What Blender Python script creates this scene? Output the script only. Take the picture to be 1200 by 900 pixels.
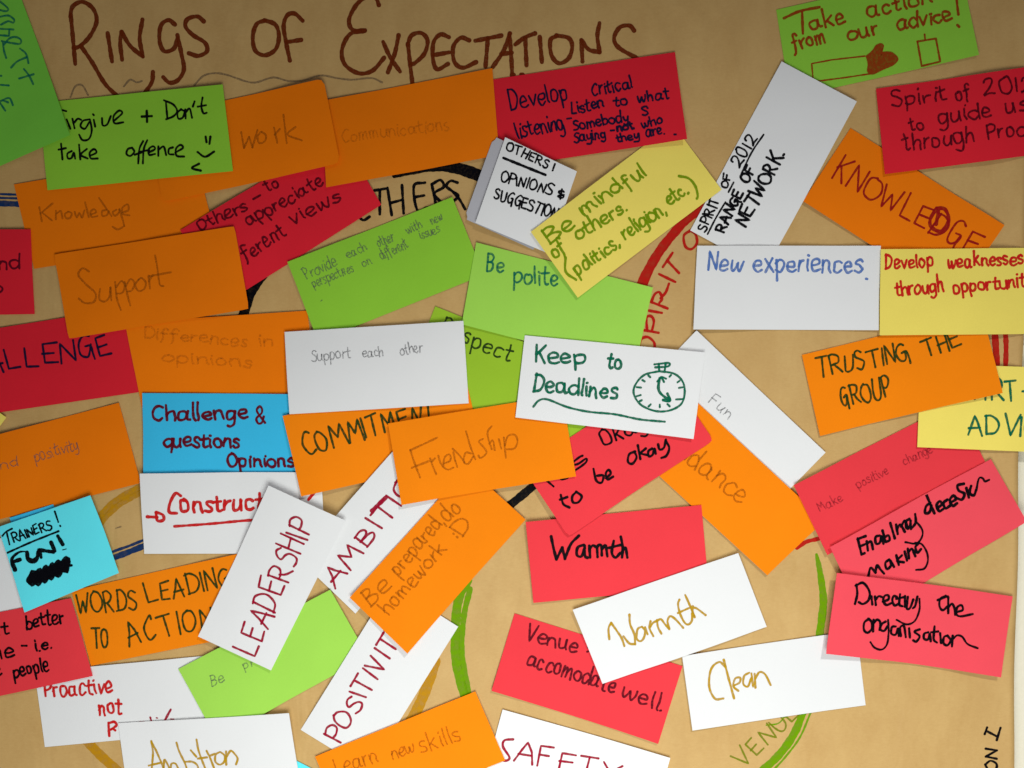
import bpy, math, random
import numpy as np
from mathutils import Vector

# ------------------------------------------------------------------ camera, light, exposure
scene = bpy.context.scene
for o in list(bpy.data.objects): bpy.data.objects.remove(o)
TILT = math.radians(4.0)          # the phone looks slightly down at the wall
DIST = 1.15
FPX = 1150.0                      # focal length in photo pixels (photo 1200 x 900)
F = np.array([0, math.cos(TILT), -math.sin(TILT)])
U = np.array([0, math.sin(TILT), math.cos(TILT)])
CAMPOS = -DIST * F
cam_d = bpy.data.cameras.new('camera')
cam = bpy.data.objects.new('camera', cam_d); scene.collection.objects.link(cam)
cam_d.sensor_width = 36.0; cam_d.lens = 36.0 * FPX / 1200.0
cam_d.clip_end = 50; cam_d.clip_start = 0.01
cam.location = Vector(CAMPOS); cam.rotation_euler = (math.pi/2 - TILT, 0, 0)
scene.camera = cam

world = bpy.data.worlds.new('World'); scene.world = world; world.use_nodes = True
wb = world.node_tree.nodes['Background']
wb.inputs[0].default_value = (0.96, 0.92, 1.0, 1); wb.inputs[1].default_value = 0.135

def area(name, loc, target, size, power, col):
    l = bpy.data.lights.new(name, 'AREA'); l.shape = 'DISK'; l.size = size; l.energy = power; l.color = col
    o = bpy.data.objects.new(name, l); scene.collection.objects.link(o)
    o.location = loc
    o.rotation_euler = (Vector(target) - Vector(loc)).to_track_quat('-Z', 'Y').to_euler()
    return o
# added lamps: broad low fill, and upper-right spot whose cone makes the brightness gradient
area('low_fill', (0.08, -1.02, -0.74), (0.06, 0, -0.62), 0.95, 12.6, (0.98, 1.0, 0.96))
sl = bpy.data.lights.new('gradient_spot', 'SPOT'); sl.energy = 190; sl.color = (1.0, 0.99, 0.96)
sl.spot_size = math.radians(42); sl.spot_blend = 1.0; sl.shadow_soft_size = 0.11
so = bpy.data.objects.new('gradient_spot', sl); scene.collection.objects.link(so)
so.location = (1.0, -2.1, 1.75)
so.rotation_euler = (Vector((0.14, 0, -0.98)) - so.location).to_track_quat('-Z', 'Y').to_euler()

scene.view_settings.view_transform = 'Standard'
scene.view_settings.look = 'None'
scene.view_settings.exposure = 0.0
scene.view_settings.gamma = 1.0

# ------------------------------------------------------------------ helpers
def unproject(px, py, h=0.0):
    """photo pixel -> point (x, z) of the wall surface standing h in front of the wall (y=-h)"""
    px = np.asarray(px, float); py = np.asarray(py, float)
    a = (px - 600.0) / FPX; b = -(py - 450.0) / FPX
    dx = a; dy = F[1] + b * U[1]; dz = F[2] + b * U[2]
    t = (-h - CAMPOS[1]) / dy
    return CAMPOS[0] + t * dx, CAMPOS[2] + t * dz

def link(o, parent=None):
    scene.collection.objects.link(o)
    if parent: o.parent = parent
    return o

def mesh_obj(name, verts, faces, mat, parent=None, smooth=False):
    me = bpy.data.meshes.new(name)
    me.from_pydata([tuple(v) for v in verts], [], faces)
    me.update()
    if smooth:
        me.polygons.foreach_set('use_smooth', [True] * len(me.polygons))
    me.materials.append(mat)
    return link(bpy.data.objects.new(name, me), parent)

# ------------------------------------------------------------------ materials
def new_mat(name):
    m = bpy.data.materials.new(name); m.use_nodes = True
    nt = m.node_tree; b = nt.nodes['Principled BSDF']
    return m, nt, b

def card_mat(name, col, var=0.075):
    m, nt, b = new_mat(name)
    N = nt.nodes.new; L = nt.links.new
    tc = N('ShaderNodeTexCoord'); oi = N('ShaderNodeObjectInfo')
    n1 = N('ShaderNodeTexNoise'); n1.inputs['Scale'].default_value = 14; n1.inputs['Detail'].default_value = 5
    n2 = N('ShaderNodeTexNoise'); n2.inputs['Scale'].default_value = 650; n2.inputs['Detail'].default_value = 3
    L(tc.outputs['Object'], n1.inputs['Vector']); L(tc.outputs['Object'], n2.inputs['Vector'])
    mx = N('ShaderNodeMix'); mx.data_type = 'RGBA'; mx.blend_type = 'MIX'
    c = np.array(col)
    lo = np.clip(c * (1 - var) - 0.0, 0, 1); hi = np.clip(c * (1 + var), 0, 1)
    mx.inputs['A'].default_value = (*lo, 1); mx.inputs['B'].default_value = (*hi, 1)
    ad = N('ShaderNodeMath'); ad.operation = 'MULTIPLY_ADD'
    L(n2.outputs['Fac'], ad.inputs[0]); ad.inputs[1].default_value = 0.55
    L(n1.outputs['Fac'], ad.inputs[2])
    sb = N('ShaderNodeMath'); sb.operation = 'SUBTRACT'; L(ad.outputs[0], sb.inputs[0]); sb.inputs[1].default_value = 0.27
    L(sb.outputs[0], mx.inputs['Factor'])
    hs = N('ShaderNodeHueSaturation')
    mr = N('ShaderNodeMapRange'); L(oi.outputs['Random'], mr.inputs['Value'])
    mr.inputs['To Min'].default_value = 0.955; mr.inputs['To Max'].default_value = 1.03
    L(mr.outputs[0], hs.inputs['Value']); L(mx.outputs['Result'], hs.inputs['Color'])
    L(hs.outputs[0], b.inputs['Base Color'])
    b.inputs['Roughness'].default_value = 0.78
    b.inputs['Specular IOR Level'].default_value = 0.10
    n3 = N('ShaderNodeTexNoise'); n3.inputs['Scale'].default_value = 420; n3.inputs['Detail'].default_value = 4
    L(tc.outputs['Object'], n3.inputs['Vector'])
    n4 = N('ShaderNodeTexNoise'); n4.inputs['Scale'].default_value = 38; n4.inputs['Detail'].default_value = 2
    L(tc.outputs['Object'], n4.inputs['Vector'])
    b1 = N('ShaderNodeBump'); b1.inputs['Strength'].default_value = 0.35; b1.inputs['Distance'].default_value = 0.0002
    L(n3.outputs['Fac'], b1.inputs['Height'])
    b2 = N('ShaderNodeBump'); b2.inputs['Strength'].default_value = 0.5; b2.inputs['Distance'].default_value = 0.0006
    L(n4.outputs['Fac'], b2.inputs['Height']); L(b1.outputs[0], b2.inputs['Normal'])
    L(b2.outputs[0], b.inputs['Normal'])
    return m

CARD = {
 'orange': card_mat('orange card', (0.88, 0.195, 0.001)),
 'orange2': card_mat('amber card', (0.93, 0.240, 0.002)),
 'red':    card_mat('red card', (0.74, 0.016, 0.032)),
 'pink':   card_mat('coral red card', (0.82, 0.046, 0.060)),
 'pink2':  card_mat('light coral red card', (0.88, 0.080, 0.108)),
 'green':  card_mat('green card', (0.27, 0.60, 0.050)),
 'green2': card_mat('bright green card', (0.36, 0.70, 0.090)),
 'lime':   card_mat('lime card', (0.33, 0.56, 0.030)),
 'sap':    card_mat('sap green card', (0.275, 0.600, 0.040)),
 'moss':   card_mat('mid green card', (0.18, 0.57, 0.055)),
 'blue':   card_mat('blue card', (0.045, 0.53, 0.86)),
 'sky':    card_mat('sky blue card', (0.13, 0.84, 1.0)),
 'yellow': card_mat('yellow card', (0.88, 0.73, 0.140)),
 'white':  card_mat('white card', (0.80, 0.81, 0.815), 0.02),
 'shade_grey':   card_mat('shaded white card', (0.50, 0.50, 0.54), 0.03),  # white card in shade, the shade put into the base colour
}

def ink_mat(name, col, alpha=0.95, grain=0.35, scale=330, rough=0.5):
    m, nt, b = new_mat(name)
    N = nt.nodes.new; L = nt.links.new
    b.inputs['Base Color'].default_value = (*col, 1)
    b.inputs['Roughness'].default_value = rough
    b.inputs['Specular IOR Level'].default_value = 0.03
    tc = N('ShaderNodeTexCoord'); n = N('ShaderNodeTexNoise')
    n.inputs['Scale'].default_value = scale; n.inputs['Detail'].default_value = 3
    L(tc.outputs['Object'], n.inputs['Vector'])
    mr = N('ShaderNodeMapRange'); L(n.outputs['Fac'], mr.inputs['Value'])
    mr.inputs['From Min'].default_value = 0.35; mr.inputs['From Max'].default_value = 0.6
    mr.inputs['To Min'].default_value = max(0.0, alpha - grain * 1.15); mr.inputs['To Max'].default_value = alpha
    L(mr.outputs[0], b.inputs['Alpha'])
    return m
INK = {
 'black':  ink_mat('black marker ink', (0.003, 0.003, 0.005), 1.0, 0.14),
 'navy':   ink_mat('dark navy marker ink', (0.008, 0.008, 0.035), 0.97, 0.15),
 'brown':  ink_mat('brown marker ink', (0.165, 0.024, 0.004), 0.95, 0.22, 700),
 'rust':   ink_mat('rust red marker ink', (0.330, 0.045, 0.006), 0.93, 0.25),
 'pink2':  card_mat('light coral red card', (0.88, 0.080, 0.108)),
 'green':  ink_mat('green marker ink', (0.0, 0.145, 0.075), 0.95, 0.22),
 'teal':   ink_mat('teal marker ink', (0.005, 0.17, 0.11), 0.82, 0.3),
 'deepgreen': ink_mat('dark green marker ink', (0.022, 0.050, 0.010), 0.93, 0.25),
 'olive':  ink_mat('olive green marker ink', (0.19, 0.33, 0.002), 0.92, 0.2),
 'leaf':   ink_mat('leaf green broad marker ink', (0.15, 0.34, 0.000), 0.93, 0.22, 160),
 'khaki':  ink_mat('khaki marker ink', (0.20, 0.24, 0.005), 0.85, 0.28),
 'red':    ink_mat('red marker ink', (0.62, 0.012, 0.012), 0.97, 0.18),
 'ringred': ink_mat('red broad marker ink', (0.50, 0.012, 0.008), 0.95, 0.15, 160),
 'crimson': ink_mat('crimson marker ink', (0.36, 0.004, 0.028), 0.96, 0.2),
 'maroon': ink_mat('maroon marker ink', (0.10, 0.004, 0.012), 0.88, 0.3),
 'darkred': ink_mat('dark red marker ink', (0.33, 0.008, 0.010), 0.92, 0.25),
 'oxblood': ink_mat('oxblood marker ink', (0.13, 0.004, 0.015), 0.97, 0.15),
 'blue':   ink_mat('blue marker ink', (0.085, 0.19, 0.53), 0.86, 0.3),
 'ringblue': ink_mat('navy broad marker ink', (0.006, 0.035, 0.13), 0.96, 0.2, 160),
 'ochre':  ink_mat('ochre marker ink', (0.52, 0.30, 0.006), 0.93, 0.3),
 'ringochre': ink_mat('ochre broad marker ink', (0.56, 0.27, 0.006), 0.85, 0.3, 160),
 'pencil': ink_mat('pencil line', (0.12, 0.12, 0.13), 0.62, 0.5, 1400, 0.7),
 'pencilo': ink_mat('pencil line on orange', (0.33, 0.095, 0.006), 0.56, 0.38, 1200, 0.7),
 'pencilf': ink_mat('faint pencil line on orange', (0.34, 0.10, 0.008), 0.30, 0.26, 1200, 0.7),
 'pencilr': ink_mat('pencil line on red', (0.18, 0.010, 0.020), 0.5, 0.4, 1400, 0.7),
 'pencilk': ink_mat('pencil line on kraft paper', (0.18, 0.125, 0.08), 0.60, 0.3, 900, 0.7),
}

def kraft_mat():
    m, nt, b = new_mat('kraft paper')
    N = nt.nodes.new; L = nt.links.new
    tc = N('ShaderNodeTexCoord')
    mp = N('ShaderNodeMapping'); mp.inputs['Scale'].default_value = (1.0, 1.0, 0.6); L(tc.outputs['Object'], mp.inputs['Vector'])
    n1 = N('ShaderNodeTexNoise'); n1.inputs['Scale'].default_value = 26; n1.inputs['Detail'].default_value = 6; n1.inputs['Roughness'].default_value = 0.6
    L(mp.outputs[0], n1.inputs['Vector'])
    mp2 = N('ShaderNodeMapping'); mp2.inputs['Scale'].default_value = (0.4, 1.0, 1.0); L(tc.outputs['Object'], mp2.inputs['Vector'])
    n2 = N('ShaderNodeTexNoise'); n2.inputs['Scale'].default_value = 520; n2.inputs['Detail'].default_value = 4
    L(mp2.outputs[0], n2.inputs['Vector'])
    n5 = N('ShaderNodeTexNoise'); n5.inputs['Scale'].default_value = 1100; n5.inputs['Detail'].default_value = 2
    L(tc.outputs['Object'], n5.inputs['Vector'])
    a1 = N('ShaderNodeMath'); a1.operation = 'MULTIPLY_ADD'; L(n2.outputs['Fac'], a1.inputs[0]); a1.inputs[1].default_value = 0.45; L(n1.outputs['Fac'], a1.inputs[2])
    a3 = N('ShaderNodeMath'); a3.operation = 'MULTIPLY_ADD'; L(n5.outputs['Fac'], a3.inputs[0]); a3.inputs[1].default_value = 0.4; L(a1.outputs[0], a3.inputs[2])
    a2 = N('ShaderNodeMath'); a2.operation = 'SUBTRACT'; L(a3.outputs[0], a2.inputs[0]); a2.inputs[1].default_value = 0.42
    cr = N('ShaderNodeValToRGB'); L(a2.outputs[0], cr.inputs[0])
    cr.color_ramp.elements[0].position = 0.25; cr.color_ramp.elements[0].color = (0.52, 0.318, 0.110, 1)
    cr.color_ramp.elements[1].position = 0.75; cr.color_ramp.elements[1].color = (0.60, 0.390, 0.146, 1)
    L(cr.outputs[0], b.inputs['Base Color'])
    b.inputs['Roughness'].default_value = 0.6
    b.inputs['Specular IOR Level'].default_value = 0.26
    bp = N('ShaderNodeBump'); bp.inputs['Strength'].default_value = 0.3; bp.inputs['Distance'].default_value = 0.00012
    L(n2.outputs['Fac'], bp.inputs['Height'])
    mp3 = N('ShaderNodeMapping'); mp3.inputs['Scale'].default_value = (1.0, 1.0, 0.35); L(tc.outputs['Object'], mp3.inputs['Vector'])
    n6 = N('ShaderNodeTexNoise'); n6.inputs['Scale'].default_value = 17; n6.inputs['Detail'].default_value = 3; n6.inputs['Distortion'].default_value = 0.6
    L(mp3.outputs[0], n6.inputs['Vector'])
    bp2 = N('ShaderNodeBump'); bp2.inputs['Strength'].default_value = 0.7; bp2.inputs['Distance'].default_value = 0.0055
    L(n6.outputs['Fac'], bp2.inputs['Height']); L(bp.outputs[0], bp2.inputs['Normal'])
    L(bp2.outputs[0], b.inputs['Normal'])
    return m
def wall_mat():
    m, nt, b = new_mat('cream painted wall')
    N = nt.nodes.new; L = nt.links.new
    tc = N('ShaderNodeTexCoord'); n = N('ShaderNodeTexNoise'); n.inputs['Scale'].default_value = 160; n.inputs['Detail'].default_value = 4
    L(tc.outputs['Object'], n.inputs['Vector'])
    cr = N('ShaderNodeValToRGB'); L(n.outputs['Fac'], cr.inputs[0])
    cr.color_ramp.elements[0].color = (0.78, 0.74, 0.58, 1); cr.color_ramp.elements[1].color = (0.85, 0.81, 0.66, 1)
    L(cr.outputs[0], b.inputs['Base Color']); b.inputs['Roughness'].default_value = 0.6
    bp = N('ShaderNodeBump'); bp.inputs['Distance'].default_value = 0.0006; bp.inputs['Strength'].default_value = 0.4
    L(n.outputs['Fac'], bp.inputs['Height']); L(bp.outputs[0], b.inputs['Normal'])
    return m
KRAFT = kraft_mat(); WALL = wall_mat()

# ------------------------------------------------------------------ wall and kraft paper
wall = mesh_obj('wall', [(-2.5, 0.012, -1.6), (2.5, 0.012, -1.6), (2.5, 0.012, 1.6), (-2.5, 0.012, 1.6),
                         (-2.5, 0.11, -1.6), (2.5, 0.11, -1.6), (2.5, 0.11, 1.6), (-2.5, 0.11, 1.6)],
                [(0, 1, 2, 3), (5, 4, 7, 6), (1, 5, 6, 2), (4, 0, 3, 7), (3, 2, 6, 7), (4, 5, 1, 0)], WALL)
wall['kind'] = 'structure'

rg = random.Random(5)
waves = [(rg.uniform(-1, 1) * 0.6, rg.uniform(5, 26), rg.uniform(-9, 9), rg.uniform(0, 6.28), rg.uniform(0.0002, 0.0006)) for _ in range(12)]
def kraft_h(x, z):
    """how far the kraft paper stands off y=0"""
    x = np.asarray(x, float); z = np.asarray(z, float)
    h = np.zeros_like(x)
    for _, kx, kz, ph, a in waves:
        h = h + a * np.sin(kx * x + kz * z + ph)
    xe = edge_x(z)
    d = np.clip((x - (xe - 0.05)) / 0.05, 0, 1)           # right edge lifts off the wall a little
    h = h + 0.004 * d * d * (1 + 0.4 * np.sin(z * 9))
    return h
def edge_x(z):
    z = np.asarray(z, float)
    return 0.6045 + 0.0015 * np.sin(z * 7.0)
ex_top, _ = unproject(1194, 500); ex_bot, _ = unproject(1184.5, 900)
_, zt = unproject(1194, 500); _, zb = unproject(1184.5, 900)
def edge_x(z):
    z = np.asarray(z, float)
    k = (ex_top - ex_bot) / (zt - zb)
    return ex_bot + (z - zb) * k + 0.0012 * np.sin(z * 23.0)

nx, nz = 240, 180
X0, Z0, Z1 = -0.95, -0.72, 0.72
verts = []
zz = np.linspace(Z0, Z1, nz + 1)
for j in range(nz + 1):
    xe = float(edge_x(zz[j])); xs = np.linspace(X0, xe, nx + 1)
    hs = kraft_h(xs, np.full_like(xs, zz[j]))
    verts += [(xs[i], -hs[i], zz[j]) for i in range(nx + 1)]
nv = len(verts)
verts += [(v[0], v[1] + 0.0003, v[2]) for v in verts]
idx = lambda i, j: j * (nx + 1) + i
faces = []
for j in range(nz):
    for i in range(nx):
        a, b_, c, d = idx(i, j), idx(i+1, j), idx(i+1, j+1), idx(i, j+1)
        faces.append((a, b_, c, d)); faces.append((a+nv, d+nv, c+nv, b_+nv))
for j in range(nz):
    a, d = idx(nx, j), idx(nx, j+1); faces.append((a, a+nv, d+nv, d))
    a, d = idx(0, j), idx(0, j+1); faces.append((a+nv, a, d, d+nv))
for i in range(nx):
    a, b_ = idx(i, 0), idx(i+1, 0); faces.append((a, a+nv, b_+nv, b_))
    a, b_ = idx(i, nz), idx(i+1, nz); faces.append((a+nv, a, b_, b_+nv))
kraft = mesh_obj('kraft_paper_sheet', verts, faces, KRAFT, smooth=False)
kraft.data.polygons.foreach_set('use_smooth', [True] * len(kraft.data.polygons))
kraft['label'] = 'large brown kraft paper sheet covering the wall behind all the cards'
kraft['category'] = 'paper'

# ------------------------------------------------------------------ height raster: what the next card lies on
CELL = 0.004
HX0, HZ0, HW, HH = -0.96, -0.76, 460, 390
gx = HX0 + (np.arange(HW) + 0.5) * CELL; gz = HZ0 + (np.arange(HH) + 0.5) * CELL
GX, GZ = np.meshgrid(gx, gz)
H = kraft_h(GX, GZ)

def sample_H(x, z):
    i = np.clip(((x - HX0) / CELL).astype(int), 1, HW - 2); j = np.clip(((z - HZ0) / CELL).astype(int), 1, HH - 2)
    out = H[j, i]
    for a in (-1, 0, 1):
        for b in (-1, 0, 1):
            out = np.maximum(out, H[j + b, i + a])
    return out

NU, NV = 28, 14
uu, vv = np.meshgrid(np.linspace(0, 1, NU + 1), np.linspace(0, 1, NV + 1))
def bil(q, u, v):       # q: TL,TR,BR,BL ; v from top 0 to bottom 1
    return ((1-u)*(1-v))[..., None]*q[0] + (u*(1-v))[..., None]*q[1] + (u*v)[..., None]*q[2] + ((1-u)*v)[..., None]*q[3]

def smooth2(A):
    P = np.pad(A, 1, mode='edge')
    return (P[:-2, 1:-1] + P[2:, 1:-1] + P[1:-1, :-2] + P[1:-1, 2:] + 2 * A) / 6.0

class Surf: pass
cards = {}
THICK = 0.00035
def make_card(key, corners, colour, label, curl=None, gap=0.0006, rnd=0.0, bow=0.0):
    rr = random.Random(hash(key) % 1000 if False else sum(ord(c) * (i + 3) for i, c in enumerate(key)))
    px = np.array(corners, float)
    hm = 0.003
    for it in range(2):
        x, z = unproject(px[:, 0], px[:, 1], hm)
        q = np.stack([x, z], 1)
        P = bil(q, uu, vv)
        if rnd > 0:                               # worn, rounded corners
            c = q.mean(0)
            for (j, i) in ((0, 0), (0, NU), (NV, NU), (NV, 0)):
                P[j, i] += (c - P[j, i]) / np.linalg.norm(c - P[j, i]) * rnd
        hb = sample_H(P[..., 0], P[..., 1]) + gap
        pts = P.reshape(-1, 2); hbf = hb.reshape(-1)
        d2 = ((pts[:, None, :] - pts[None, :, :]) ** 2).sum(-1)
        env = (hbf[None, :] - 0.75 * d2).max(1).reshape(hb.shape)
        for _ in range(5):
            env = np.maximum(smooth2(env), hb)
        cu = np.zeros_like(env)
        cc = curl if curl is not None else [rr.choice([0.0005, 0.002, 0.003, 0.005]) * rr.random() for _ in range(4)]
        for k, (cu0, cv0) in enumerate(((0, 0), (1, 0), (1, 1), (0, 1))):
            d = np.sqrt(((uu - cu0) * 2.1) ** 2 + (vv - cv0) ** 2)
            cu += cc[k] * np.clip(1 - d / 1.25, 0, 1) ** 1.8
        cu += (bow + rr.uniform(0, 0.0012)) * (1 - (2 * uu - 1) ** 2)
        D = env + cu
        D += 0.0002 * np.sin(uu * rr.uniform(3, 9) + rr.uniform(0, 6)) * np.sin(vv * rr.uniform(2, 5) + rr.uniform(0, 6)) + 0.0002
        hm = float(D.mean())
    s = Surf(); s.q = q; s.D = D; s.hm = hm; s.n = 0
    # write into raster
    us, vs = np.meshgrid(np.linspace(0, 1, 130), np.linspace(0, 1, 70))
    PP = bil(q, us, vs); DD = grid_val(D, us, vs)
    i = ((PP[..., 0] - HX0) / CELL).astype(int).ravel(); j = ((PP[..., 1] - HZ0) / CELL).astype(int).ravel()
    ok = (i >= 0) & (i < HW) & (j >= 0) & (j < HH)
    np.maximum.at(H, (j[ok], i[ok]), DD.ravel()[ok])
    # mesh, origin at the card centre
    c = q.mean(0)
    V = [(P[j, i, 0] - c[0], -D[j, i] + hm, P[j, i, 1] - c[1]) for j in range(NV + 1) for i in range(NU + 1)]
    n = len(V)
    V += [(a, b + THICK, d) for a, b, d in V]
    ix = lambda i, j: j * (NU + 1) + i
    Fc = []
    for j in range(NV):
        for i in range(NU):
            a, b, cc_, d = ix(i, j), ix(i+1, j), ix(i+1, j+1), ix(i, j+1)
            Fc.append((d, cc_, b, a)); Fc.append((a+n, b+n, cc_+n, d+n))
    for j in range(NV):
        a, d = ix(0, j), ix(0, j+1); Fc.append((a, a+n, d+n, d))
        a, d = ix(NU, j), ix(NU, j+1); Fc.append((a+n, a, d, d+n))
    for i in range(NU):
        a, b = ix(i, 0), ix(i+1, 0); Fc.append((a+n, a, b, b+n))
        a, b = ix(i, NV), ix(i+1, NV); Fc.append((a, a+n, b+n, b))
    root = bpy.data.objects.new('note_card', None); link(root); root.empty_display_size = 0.02
    sheet = mesh_obj('card_sheet', V, Fc, CARD[colour], root)
    me = sheet.data; o = root
    nf = NU * NV * 2
    me.polygons.foreach_set('use_smooth', [k < nf for k in range(len(me.polygons))])
    try:
        me.set_sharp_from_angle(angle=math.radians(45))
    except Exception: pass
    o.location = (c[0], -hm, c[1])
    o['label'] = label; o['category'] = 'card'; o['group'] = 'handwritten note cards stuck on the brown paper'
    s.obj = o; s.c = c
    cards[key] = s
    return s

def grid_val(D, u, v):
    fu = np.clip(u, 0, 1) * NU; fv = np.clip(v, 0, 1) * NV
    i = np.minimum(fu.astype(int), NU - 1); j = np.minimum(fv.astype(int), NV - 1)
    a = fu - i; b = fv - j
    return (1-a)*(1-b)*D[j, i] + a*(1-b)*D[j, i+1] + a*b*D[j+1, i+1] + (1-a)*b*D[j+1, i]

def inv_bil(q, x, z):
    e1 = q[1] - q[0]; e2 = q[3] - q[0]; g = q[0] - q[1] + q[2] - q[3]
    u = np.full_like(x, 0.5); v = np.full_like(x, 0.5)
    for _ in range(6):
        rx = q[0][0] + e1[0]*u + e2[0]*v + g[0]*u*v - x
        rz = q[0][1] + e1[1]*u + e2[1]*v + g[1]*u*v - z
        a = e1[0] + g[0]*v; b = e2[0] + g[0]*u; c = e1[1] + g[1]*v; d = e2[1] + g[1]*u
        det = a*d - b*c
        u = u - (d*rx - b*rz)/det; v = v - (a*rz - c*rx)/det
    return u, v

# ------------------------------------------------------------------ handwriting: strokes laid on the paper
TILES = {'p': (0, 0, 1.0)}
for c in range(4):
    for r in range(4): TILES['%d%d' % (c, r)] = (300*c, 225*r, 4.0)
TILES.update({'w1': (700, 685, 8.571), 'g1': (0, 0, 6.667), 'f1': (470, 480, 5.714), 'a1': (160, 830, 8.571), 'zo': (530, 140, 6.0), 'zs': (800, 130, 5.625), 'zt': (0, 580, 6.0), 'zd': (150, 350, 6.0), 'zr': (200, 180, 4.2857)})

def catmull(P, step):
    P = np.asarray(P, float)
    if len(P) < 3:
        n = max(1, int(np.linalg.norm(P[-1, :2] - P[0, :2]) / step)); t = np.linspace(0, 1, n + 1)[:, None]
        return P[0] * (1 - t) + P[-1] * t
    Q = np.vstack([2*P[0]-P[1], P, 2*P[-1]-P[-2]])
    out = []
    for k in range(1, len(Q) - 2):
        p0, p1, p2, p3 = Q[k-1], Q[k], Q[k+1], Q[k+2]
        n = max(2, int(np.linalg.norm(p2[:2] - p1[:2]) / step))
        for t in np.linspace(0, 1, n, endpoint=False):
            out.append(0.5*((2*p1) + (-p0+p2)*t + (2*p0-5*p1+4*p2-p3)*t*t + (-p0+3*p1-3*p2+p3)*t**3))
    out.append(P[-1])
    return np.array(out)

def densify(P, step):
    out = [P[0]]
    for a, b in zip(P[:-1], P[1:]):
        n = max(1, int(np.linalg.norm(b[:2] - a[:2]) / step))
        for t in range(1, n + 1): out.append(a + (b - a) * t / n)
    return np.array(out)

wr = random.Random(11)
def ribbon(surf, pts, V, Fc, w):
    """pts: dense (x,y[,w]) photo pixels; w: pen width in pixels"""
    pts = np.asarray(pts, float)
    if len(pts) < 2: pts = np.vstack([pts[0], pts[0] + np.array([w * 0.3] + [0] * (pts.shape[1] - 1))])
    ws = pts[:, 2] if pts.shape[1] > 2 else np.full(len(pts), w)
    hm = surf.hm if surf else 0.0
    x, z = unproject(pts[:, 0], pts[:, 1], hm)
    keep = np.concatenate([[True], np.hypot(np.diff(x), np.diff(z)) > 1e-6])
    x, z, ws = x[keep], z[keep], ws[keep]
    if len(x) < 2: return
    ws = ws * 0.001
    ph1, ph2 = wr.uniform(0, 6), wr.uniform(0, 6)
    s = np.concatenate([[0], np.cumsum(np.hypot(np.diff(x), np.diff(z)))])
    am = np.clip(0.0045 / np.maximum(ws, 0.001), 0.15, 1.0)
    ws = ws * (1 + am * (0.10 * np.sin(s * 300 + ph1) + 0.06 * np.sin(s * 830 + ph2)))
    tx = np.gradient(x); tz = np.gradient(z); l = np.hypot(tx, tz) + 1e-12; tx /= l; tz /= l
    # round caps
    w0, w1 = ws[0], ws[-1]
    x = np.concatenate([[x[0]-tx[0]*w0*.48, x[0]-tx[0]*w0*.36, x[0]-tx[0]*w0*.18], x, [x[-1]+tx[-1]*w1*.18, x[-1]+tx[-1]*w1*.36, x[-1]+tx[-1]*w1*.48]])
    z = np.concatenate([[z[0]-tz[0]*w0*.48, z[0]-tz[0]*w0*.36, z[0]-tz[0]*w0*.18], z, [z[-1]+tz[-1]*w1*.18, z[-1]+tz[-1]*w1*.36, z[-1]+tz[-1]*w1*.48]])
    tx = np.concatenate([[tx[0]]*3, tx, [tx[-1]]*3]); tz = np.concatenate([[tz[0]]*3, tz, [tz[-1]]*3])
    ws = np.concatenate([[w0*.3, w0*.7, w0*.93], ws, [w1*.93, w1*.7, w1*.3]])
    lx, lz = x - tz*ws/2, z + tx*ws/2
    rx, rz = x + tz*ws/2, z - tx*ws/2
    if surf:
        u, v = inv_bil(surf.q, x, z)
        ok = (u > 0.003) & (u < 0.997) & (v > 0.005) & (v < 0.995)
        ul, vl = inv_bil(surf.q, lx, lz); ur, vr = inv_bil(surf.q, rx, rz)
        for a_, b_ in ((ul, vl), (ur, vr)): ok &= (a_ > 0.001) & (a_ < 0.999) & (b_ > 0.002) & (b_ < 0.998)
        hl = grid_val(surf.D, ul, vl); hr = grid_val(surf.D, ur, vr)
        cx, cz, ch = surf.c[0], surf.c[1], surf.hm
    else:
        lim = edge_x(z) - 0.001
        ok = (lx < lim) & (rx < lim)
        hl = kraft_h(lx, lz); hr = kraft_h(rx, rz); cx = cz = ch = 0.0
    surf_n = kraftS if surf is None else surf
    lift = 0.00012 + surf_n.n * 0.000006 + np.arange(len(x)) * 0.0000004
    surf_n.n = (surf_n.n + 1) % 40
    base = len(V)
    for k in range(len(x)):
        V.append((lx[k]-cx, -(hl[k]+lift[k])+ch, lz[k]-cz)); V.append((rx[k]-cx, -(hr[k]+lift[k])+ch, rz[k]-cz))
    for k in range(len(x) - 1):
        if ok[k] and ok[k+1]:
            a = base + 2*k
            Fc.append((a, a+1, a+3, a+2))
kraftS = Surf(); kraftS.n = 0

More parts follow.
